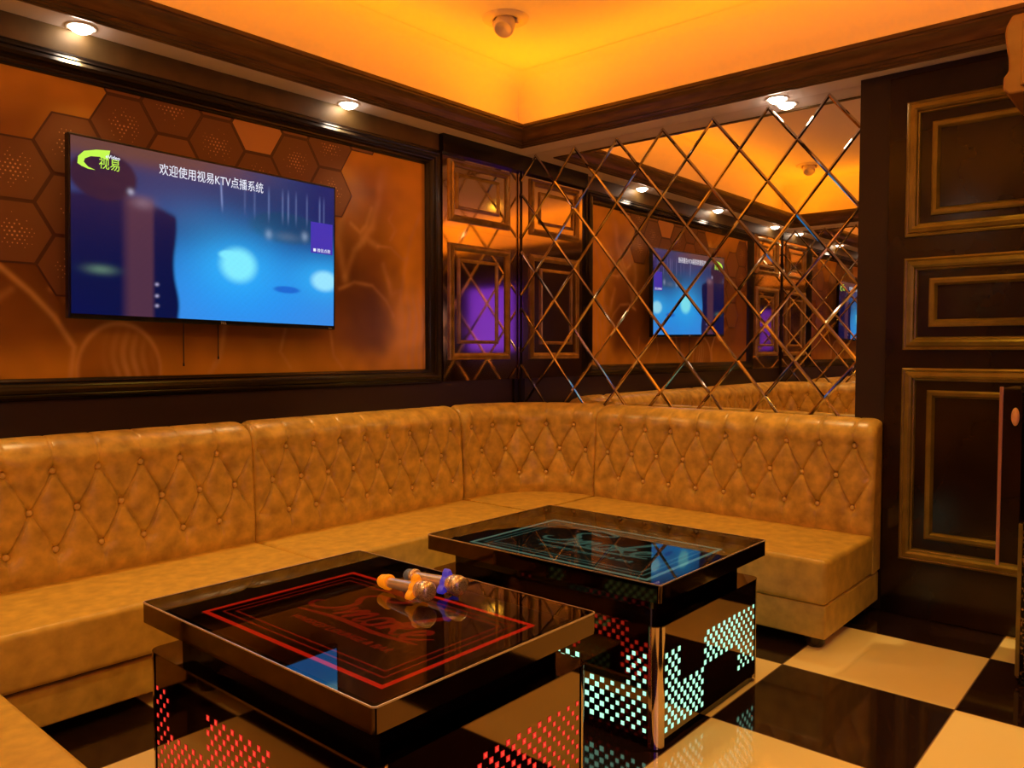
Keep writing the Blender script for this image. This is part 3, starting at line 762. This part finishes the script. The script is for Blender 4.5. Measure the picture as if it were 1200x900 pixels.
def led_table(x0, y0, x1, y1, bx0, by0, bx1, by1, led, core, line, dim, label):
    ZT, TT, ZB = .520, .057, .386
    t = thing('coffee_table', label, 'table', 'square LED coffee tables' if False else None, loc=((x0+x1)/2, (y0+y1)/2, 0))
    # base box with rounded metal corner posts
    mb = MB(); prism(mb, rrect(bx0+.002, by0+.002, bx1-.002, by1-.002, .034, 8), .03, ZB-.004, smooth_side=False)
    body = child(mb.build('base', M['bronze_gloss']), t)
    mb = MB(); prism(mb, rrect(bx0+.012, by0+.012, bx1-.012, by1-.012, .02, 4), 0, .03); child(mb.build('toe_kick', M['table_black']), t)
    for cx, cy, a0 in ((bx0+.035, by0+.035, 180), (bx1-.035, by0+.035, 270), (bx1-.035, by1-.035, 0), (bx0+.035, by1-.035, 90)):
        mb = MB(); vs = []
        n = 10
        for k in range(n+1):
            a = math.radians(a0+90*k/n)
            for z in (.004, ZB-.003): vs.append((cx+.0362*math.cos(a), cy+.0362*math.sin(a), z))
        mb.add(vs, [(2*k, 2*k+2, 2*k+3, 2*k+1) for k in range(n)], 0, True); child(mb.build('corner_post', M['chrome']), t)
    # ledge on top of base and its bright rim
    mb = MB(); prism(mb, rrect(bx0-.0015, by0-.0015, bx1+.0015, by1+.0015, .0365, 8), ZB-.003, ZB); child(mb.build('ledge', M['table_slab']), t)
    # neck
    i = .075
    mb = MB(); prism(mb, rrect(x0+i, y0+i, x1-i, y1-i, .01, 3), ZB+.0002, ZT-TT); child(mb.build('neck', M['table_black']), t)
    # slab: hollow rim + bed + glass
    mb = MB()
    prism(mb, rrect(x0, y0, x1, y1, .012, 5), ZT-TT, ZT-.034)
    o = rrect(x0, y0, x1, y1, .012, 5); q = rrect(x0+.016, y0+.016, x1-.016, y1-.016, .004, 5); n = len(o)
    vs = [(a, b, ZT-.034) for a, b in o]+[(a, b, ZT-.001) for a, b in o]+[(a, b, ZT-.001) for a, b in q]+[(a, b, ZT-.034) for a, b in q]
    for r in range(3): mb.add(vs, [(r*n+k, r*n+(k+1) % n, (r+1)*n+(k+1) % n, (r+1)*n+k) for k in range(n)])
    top = child(mb.build('table_top', M['table_slab']), t)
    # bright arris line round the top
    mb = MB(); q2 = rrect(x0+.0025, y0+.0025, x1-.0025, y1-.0025, .010, 5); o2 = rrect(x0-.0006, y0-.0006, x1+.0006, y1+.0006, .0125, 5)
    vs = [(a, b, ZT-.0032) for a, b in o2]+[(a, b, ZT+.0004) for a, b in o2]+[(a, b, ZT+.0004) for a, b in q2]
    for r in range(2): mb.add(vs, [(r*n+k, r*n+(k+1) % n, (r+1)*n+(k+1) % n, (r+1)*n+k) for k in range(n)])
    sub = mb.build('edge_trim', M['arris']); sub.parent = top
    mb = MB(); bedpts = rrect(x0+.0165, y0+.0165, x1-.0165, y1-.0165, .004, 5)
    mb.poly([(a, b, ZT-.0335) for a, b in bedpts]); bed = child(mb.build('display_bed', M['table_bed']), t)
    mb = MB(); gp = rrect(x0+.0028, y0+.0028, x1-.0028, y1-.0028, .010, 5); mb.poly([(a, b, ZT) for a, b in gp]); child(mb.build('glass_top', M['glass']), t)
    # printed neon border lines
    zl = ZT-.0325
    def ring(d, w, m_, nm):
        mb = MB(); a = [(x0+d, y0+d), (x1-d, y0+d), (x1-d, y1-d), (x0+d, y1-d)]; b = [(x0+d+w, y0+d+w), (x1-d-w, y0+d+w), (x1-d-w, y1-d-w), (x0+d+w, y1-d-w)]
        vs = [(p, q_, zl) for p, q_ in a+b]; mb.add(vs, [(k, (k+1) % 4, 4+(k+1) % 4, 4+k) for k in range(4)])
        r = mb.build(nm, m_); r.parent = bed
    ring(.116, .015, line, 'border_line'); ring(.156, .006, dim, 'border_line'); ring(.182, .006, dim, 'border_line')
    # lettering: reads with its baseline along -y, tops toward +x
    cxm, cym = (x0+x1)/2, (y0+y1)/2
    sc = .190
    mb = MB()
    P_ = lambda a, b: (cxm-.035+b*sc, cym+.235-(a+.22*b)*sc*1.02, zl)
    for st_ in SCRIPT: mb.ribbon(catmull(st_), .105, P_, 0, taper=True)
    r = mb.build('script_lettering', dim, fixn=False); r.parent = bed
    r = text('caption_lettering', 'WHISKEY LOUNGE & BAR', .036, (cxm-.112, cym-.03, zl), (0, 0, -PI/2), dim, bed, shear=.3, bold=.0006)
    # perforated LED patterns on the four faces
    def leds(kind, L_, P3):
        mb = MB(); nc = int((L_-.08)/.0195); nr = 16; z0, z1 = .045, ZB-.030
        for c in range(nc):
            for r_ in range(nr):
                if (c+r_) % 2: continue
                u = (c+.5)/nc; w = (r_+.5)/nr
                if not inshape(kind, u, w): continue
                cu = .04+u*(L_-.08); cz = lerp(z0, z1, w); a, b = (.0066, .0072) if core else (.0077, .0079)
                if u > .82 or (kind == 'long' and u < .08): a *= .78; b *= .82
                mb.poly([P3(cu-a, cz-b), P3(cu+a, cz-b), P3(cu+a, cz+b), P3(cu-a, cz+b)], 0)
                if core: a2, b2 = a*.35, b*.35; mb.poly([P3(cu-a2, cz-b2, .0004), P3(cu+a2, cz-b2, .0004), P3(cu+a2, cz+b2, .0004), P3(cu-a2, cz+b2, .0004)], 1)
        r = mb.build('led_perforation', [led, core or led], fixn=False); r.parent = body
    W_, D_ = bx1-bx0, by1-by0; e = .0010
    leds('short', W_, lambda u, z, k=0: (bx0+u, by0+.002-e-k, z))
    leds('short', W_, lambda u, z, k=0: (bx1-u, by1-.002+e+k, z))
    leds('long', D_, lambda u, z, k=0: (bx0+.002-e-k, by1-u, z))
    leds('long', D_, lambda u, z, k=0: (bx1-.002+e+k, by0+u, z))
    return t
led_table(.990, 1.222, 1.757, 2.242, .998, 1.232, 1.737, 2.226, M['led_red'], M['led_red_core'], M['line_red'], M['line_red_dim'],
          'nearer black glass coffee table with red glowing dots, holding the microphones')
led_table(2.082, 1.214, 2.850, 2.242, 2.086, 1.221, 2.812, 2.226, M['led_cyan'], None, M['line_cyan'], M['line_cyan_dim'],
          'farther black glass coffee table with pale green glowing dots, empty top')

# ------------------------------------------------------------------ microphones
def microphone(p0, p1, ring, cap, label):
    """p0 tail end, p1 grille end on the table top (axis ends)"""
    a = Vector(p0); b = Vector(p1); ax = (b-a); L_ = ax.length; ax.normalize()
    t = thing('microphone', label, 'microphone', loc=(p0[0], p0[1], .52))
    def part(nm, prof, m_, seg=24):
        mb = MB(); mb.lathe(prof, a, ax, seg); return child(mb.build(nm, m_), t)
    part('tail_cap', [(.006, 0), (.015, .003), (.019, .010), (.020, .022), (.0205, .030), (.0185, .031)], cap)
    part('tail_ring', [(.0185, .031), (.0225, .033), (.0225, .044), (.0185, .046)], ring if ring is M['orange_rubber'] else M['mic_metal'])
    part('barrel', [(.0150, .045), (.0155, .060), (.0165, .10), (.0185, L_-.078), (.019, L_-.072)], M['mic_metal'])
    part('collar', [(.020, L_-.055), (.0255, L_-.048), (.0265, L_-.040), (.0265, L_-.034)], M['mic_metal'])
    h0 = L_-.034
    part('grille', [(.0255, h0), (.0280, h0+.008), (.0285, h0+.018), (.0265, h0+.028), (.021, h0+.034), (.012, h0+.0365), (.0002, h0+.037)], M['mic_grille'], 32)
    # star shaped anti-roll ring (three lobes)
    u = ax.cross(Vector((0, 0, 1))).normalized(); w = u.cross(ax)
    if w.z < 0: w = -w
    mb = MB(); n = 60; prof = []; c0 = L_-.072
    for k in range(n):
        th = 2*PI*k/n; r = .0240+.0175*max(0, math.cos(1.5*(th-math.radians(30))) if False else math.cos(3*(th-math.radians(-30))))**1.3
        prof.append((r, th))
    vs = []
    for hh, sc_ in ((c0, .88), (c0+.003, 1), (c0+.019, 1), (c0+.023, .88)):
        for r, th in prof: vs.append(a+ax*hh+(u*math.cos(th)+w*math.sin(th))*(r*sc_))
    fs = [(i*n+k, i*n+(k+1) % n, (i+1)*n+(k+1) % n, (i+1)*n+k) for i in range(3) for k in range(n)]
    mb.add(vs, fs, 0, True); mb.add(vs[:n], [list(range(n))]); mb.add(vs[-n:], [list(range(n))])
    child(mb.build('anti_roll_ring', ring), t)
    return t
zt = .5205
microphone((1.507, 1.825, zt+.026), (1.500, 1.600, zt+.038), M['orange_rubber'], M['orange_rubber'], 'rose metal microphone with orange anti-roll ring and orange end cap')
microphone((1.597, 1.812, zt+.026), (1.597, 1.572, zt+.038), M['blue_rubber'], M['blue_cap'], 'rose metal microphone with blue anti-roll ring and blue end cap')

# ------------------------------------------------------------------ downlights
def downlight(x, y, label, power=7):
    power *= 4.6
    t = thing('downlight', label, 'downlight', loc=(x, y, ZS))
    mb = MB(); mb.lathe([(.044, -.0005), (.047, -.004), (.056, -.004), (.060, -.0005)], (x, y, ZS), (0, 0, 1), 32); child(mb.build('trim_ring', M['trim_white']), t)
    mb = MB(); mb.lathe([(.0001, -.026), (.018, -.024), (.034, -.016), (.0435, -.0025)], (x, y, ZS), (0, 0, 1), 32); child(mb.build('lens', M['lamp']), t)
    ld = bpy.data.lights.new('downlight_beam', 'SPOT'); ld.energy = power; ld.color = (1.0, .66, .24); ld.spot_size = math.radians(92); ld.spot_blend = .8; ld.shadow_soft_size = .035
    o = bpy.data.objects.new('downlight_beam', ld); COL.objects.link(o); o.location = (x, y, ZS-.040)
    dv = Vector((1.86-x, 0, 0)) if abs(x-XB) < .3 or abs(x-XD) < .1 else Vector((0, -1, 0))
    o.rotation_euler = (dv.normalized()*.42+Vector((0, 0, -1))).to_track_quat('-Z', 'Y').to_euler()
yd = YA-.070
downlight(1.300, yd, 'glowing round downlight in the soffit above the left end of the television', 8)
downlight(2.600, yd, 'glowing round downlight in the soffit to the right of the television', 8)
downlight(XB-.066, 1.665, 'glowing round downlight in the soffit beside the lattice mirror', 7)
downlight(XD+.066, 1.665, 'glowing round downlight in the soffit above the left wall mirror', 7)
downlight(XC-.085, -.02, 'added fill downlight in the soffit above the walnut panelling, out of view', 22)  # unseen downlight, added to brighten the floor tiles at right
downlight(0.02, yd, 'glowing round downlight in the soffit near the left room corner', 6)

# adjustable ceiling spots: unlit, except the two added as unseen fill
def ceiling_spot(x, y, label, az, beam=None):
    t = thing('ceiling_spotlight', label, 'spotlight', loc=(x, y, ZC))
    mb = MB(); mb.lathe([(.060, -.0005), (.064, -.008), (.078, -.014), (.118, -.010), (.124, -.0005)], (x, y, ZC), (0, 0, 1), 40); child(mb.build('trim_ring', M['trim_white']), t)
    mb = MB(); d = Vector((math.cos(az)*.75, math.sin(az)*.75, -1)).normalized()
    mb.lathe([(.050, -.012), (.056, .030), (.054, .070), (.046, .082), (.040, .074), (.0002, .066)], (x-.01*d.x, y-.01*d.y, ZC-.010), d, 28)
    child(mb.build('lamp_head', M['trim_white']), t)
    mb = MB(); 
    u = Vector((-math.sin(az), math.cos(az), 0))
    for s in (-1, 1):
        c = Vector((x, y, ZC-.004))+u*.062*s
        mb.box((c.x-.008, c.y-.008, ZC-.035), (c.x+.008, c.y+.008, ZC-.004))
    child(mb.build('yoke', M['trim_white'], bevel=.003), t)
    if beam:
        ld = bpy.data.lights.new('fill_spot_beam', 'SPOT'); ld.energy = beam[1]; ld.color = (1.0, .60, .06); ld.spot_size = math.radians(130); ld.spot_blend = 1; ld.shadow_soft_size = .05
        o = bpy.data.objects.new('fill_spot_beam', ld); COL.objects.link(o); o.location = Vector((x, y, ZC-.010))+d*.085
        o.rotation_euler = (Vector(beam[0])-o.location).to_track_quat('-Z', 'Y').to_euler()
ceiling_spot(3.215, 2.835, 'white adjustable spotlight in the tray ceiling nearer the lattice mirror', math.radians(205))
ceiling_spot(2.9, .55, 'added white fill spotlight in the tray ceiling on the walnut panelling side, out of view', math.radians(140), ((3.0, 1.3, 0), 42))  # lit spot added out of view to brighten sofa, tables and floor
ceiling_spot(1.1, .55, 'added white fill spotlight in the tray ceiling over the left side, out of view', math.radians(50), ((1.3, 1.9, 0), 30))  # second unseen spot, added as fill for the left half
ceiling_spot(0.45, 2.87, 'white adjustable spotlight in the tray ceiling, seen in the mirror', math.radians(-20))

# ------------------------------------------------------------------ right foreground: filigree cabinet and carved corbel
cb = thing('speaker_cabinet', 'black gold filigree cabinet with rose edged side door at right picture edge', 'cabinet', loc=(3.45, .3, 0))
mb = MB(); mb.box((3.400, -.05, .012), (3.80, .490, .600)); mb.box((3.420, -.05, .600), (3.80, .476, 1.075)); child(mb.build('body', M['glitter'], bevel=.004), cb)
mb = MB(); mb.box((3.395, -.05, 1.0755), (3.81, .497, 1.100)); child(mb.build('top_board', M['black_gloss'], bevel=.003), cb)
mb = MB(); mb.box((3.4005, .491, .44), (3.66, .559, 1.088)); door = child(mb.build('side_door', M['right_panel'], bevel=.003), cb)
mb = MB(); mb.box((3.394, .551, .43), (3.402, .563, 1.094)); e_ = mb.build('edge_strip', M['rose_edge'], bevel=.002); e_.parent = door
mb = MB(); mb.lathe([(.0002, .016), (.008, .015), (.012, .010), (.0135, 0)], (0, 0, 0), (-1, 0, 0), 20)
k_ = mb.build('knob', M['knob']); k_.location = (3.399, .512, .985); k_.scale = (1, 1, 2.5); k_.parent = door
mb = MB(); mb.box((3.392, .478, .03), (3.3995, .492, .595)); child(mb.build('corner_strip', M['right_mould'], bevel=.002), cb)
for x, y in ((3.42, .46), (3.42, 0), (3.77, .46), (3.77, 0)):
    mb = MB(); mb.lathe([(.014, 0), (.014, .0125)], (x, y, 0), (0, 0, 1), 12); child(mb.build('foot', M['cable']), cb)
# carved corbel hanging from the soffit against the right wall
co = thing('corbel', 'carved gilded corbel at the upper right above the wall panelling', 'corbel', loc=(3.75, .4, 2.2))
prof2 = [(.0, 2.175), (.060, 2.150), (.075, 2.185), (.070, 2.215), (.115, 2.240), (.130, 2.300), (.135, 2.380), (.160, 2.420), (.185, 2.440), (.185, ZS-.0105), (0, ZS-.0105)]
# silhouette in (y-outward, z) extruded along x
mb = MB(); y00 = .440; vs = []
pts = [(.50, 2.195), (.585, 2.195), (.603, 2.215), (.603, 2.262), (.586, 2.282), (.588, 2.330), (.597, 2.385), (.601, 2.425), (.596, 2.455), (.578, ZS-.0105), (.50, ZS-.0105)]
for x in (3.54, XC-.0205): 
    for (yy, z) in [(p[0], p[1]) for p in pts]: vs.append((x, yy, z))
n = len(pts)
# close toward the viewer side
for x in (3.54, XC-.0205):
    vs += [(x, .10, ZS-.0105), (x, .10, 2.195)]
A = list(range(n))+[2*n, 2*n+1]; B = list(range(n, 2*n))+[2*n+2, 2*n+3]
mb.add(vs, [A, B]+[(A[i], A[(i+1) % len(A)], B[(i+1) % len(A)], B[i]) for i in range(len(A))])
child(mb.build('bracket', M['corbel'], bevel=.008, bseg=2), co)
mb = MB(); mb.box((3.530, .12, 2.22), (3.5395, .545, 2.46)); child(mb.build('carved_face', M['corbel'], bevel=.006), co)

# violet wall light on the left wall behind the viewer (its glow shows in the bronze panels)
t = thing('wall_light', 'violet rectangular light panel on the left wall behind the viewer', 'wall light', loc=(XD, -.78, 1.2))
mb = MB(); mb.box((XD+.0005, -1.22, 1.20), (XD+.02, -.33, 2.12)); child(mb.build('backplate', M['black_gloss']), t)
mb = MB(); mb.box((XD+.0205, -1.20, 1.22), (XD+.028, -.35, 2.10)); child(mb.build('diffuser', M['purple']), t)

# ------------------------------------------------------------------ soft lamps that stand for room light off camera
def area(name, loc, target, size, power, color):
    ld = bpy.data.lights.new(name, 'AREA'); ld.energy = power; ld.color = color; ld.shape = 'RECTANGLE'; ld.size = size[0]; ld.size_y = size[1]
    o = bpy.data.objects.new(name, ld); COL.objects.link(o); o.location = loc
    o.rotation_euler = (Vector(target)-Vector(loc)).to_track_quat('-Z', 'Y').to_euler(); return o
AMB = (1.0, .245, .0)
PW = 15
cz = ZS+.095
def cove(loc, inward, length):
    ld = bpy.data.lights.new('cove_lamp', 'AREA'); ld.energy = PW*length/4; ld.color = AMB; ld.shape = 'RECTANGLE'; ld.size = length; ld.size_y = .03
    o = bpy.data.objects.new('cove_lamp', ld); COL.objects.link(o); o.location = loc
    z = -(Vector(inward)*.8+Vector((0, 0, 1.0))).normalized(); x = Vector((-inward[1], inward[0], 0)); y = z.cross(x)
    o.rotation_euler = Matrix((x, y, z)).transposed().to_euler()
xm, ym = (XD+XB)/2, (YE+YA)/2
cove((xm, YA-.21, cz), (0, -1, 0), XB-XD-.4); cove((xm, YE+.16, cz), (0, 1, 0), XB-XD-.4)
cove((XB-.21, ym, cz), (-1, 0, 0), YA-YE-.4); cove((XD+.16, ym, cz), (1, 0, 0), YA-YE-.4)
area('front_fill', (.6, YE+.15, 1.5), (1.4, 3.2, .7), (1.0, .6), 5, (.90, .45, .40))  # unseen soft fill lamp, added to light the room from behind the viewer

# ------------------------------------------------------------------ world, camera, view
w = bpy.data.worlds.new('World'); SC.world = w; w.use_nodes = True
w.node_tree.nodes['Background'].inputs[0].default_value = (0, 0, 0, 1)
f = 932.7; yaw = math.radians(40.946); pitch = math.radians(2.4557)
F = Vector((math.cos(yaw), math.sin(yaw), 0)); Rv = Vector((math.sin(yaw), -math.cos(yaw), 0))
Dv = F*math.cos(pitch)+Vector((0, 0, -math.sin(pitch))); Uv = F*math.sin(pitch)+Vector((0, 0, math.cos(pitch)))
cam = bpy.data.cameras.new('camera'); co_ = bpy.data.objects.new('camera', cam); COL.objects.link(co_)
mtx = Matrix((Rv, Uv, -Dv)).transposed().to_4x4(); mtx.translation = (0, 0, 1.2295); co_.matrix_world = mtx
cam.sensor_width = 36; cam.lens = f/1200*36; cam.clip_start = .02
SC.camera = co_
SC.view_settings.view_transform = 'Standard'; SC.view_settings.look = 'None'; SC.view_settings.exposure = 0; SC.view_settings.gamma = 1
SC.cycles.use_denoising = True; SC.cycles.max_bounces = 12; SC.cycles.glossy_bounces = 10; SC.cycles.diffuse_bounces = 5; SC.cycles.transparent_max_bounces = 8
SC.cycles.sample_clamp_indirect = 6; SC.cycles.caustics_reflective = True
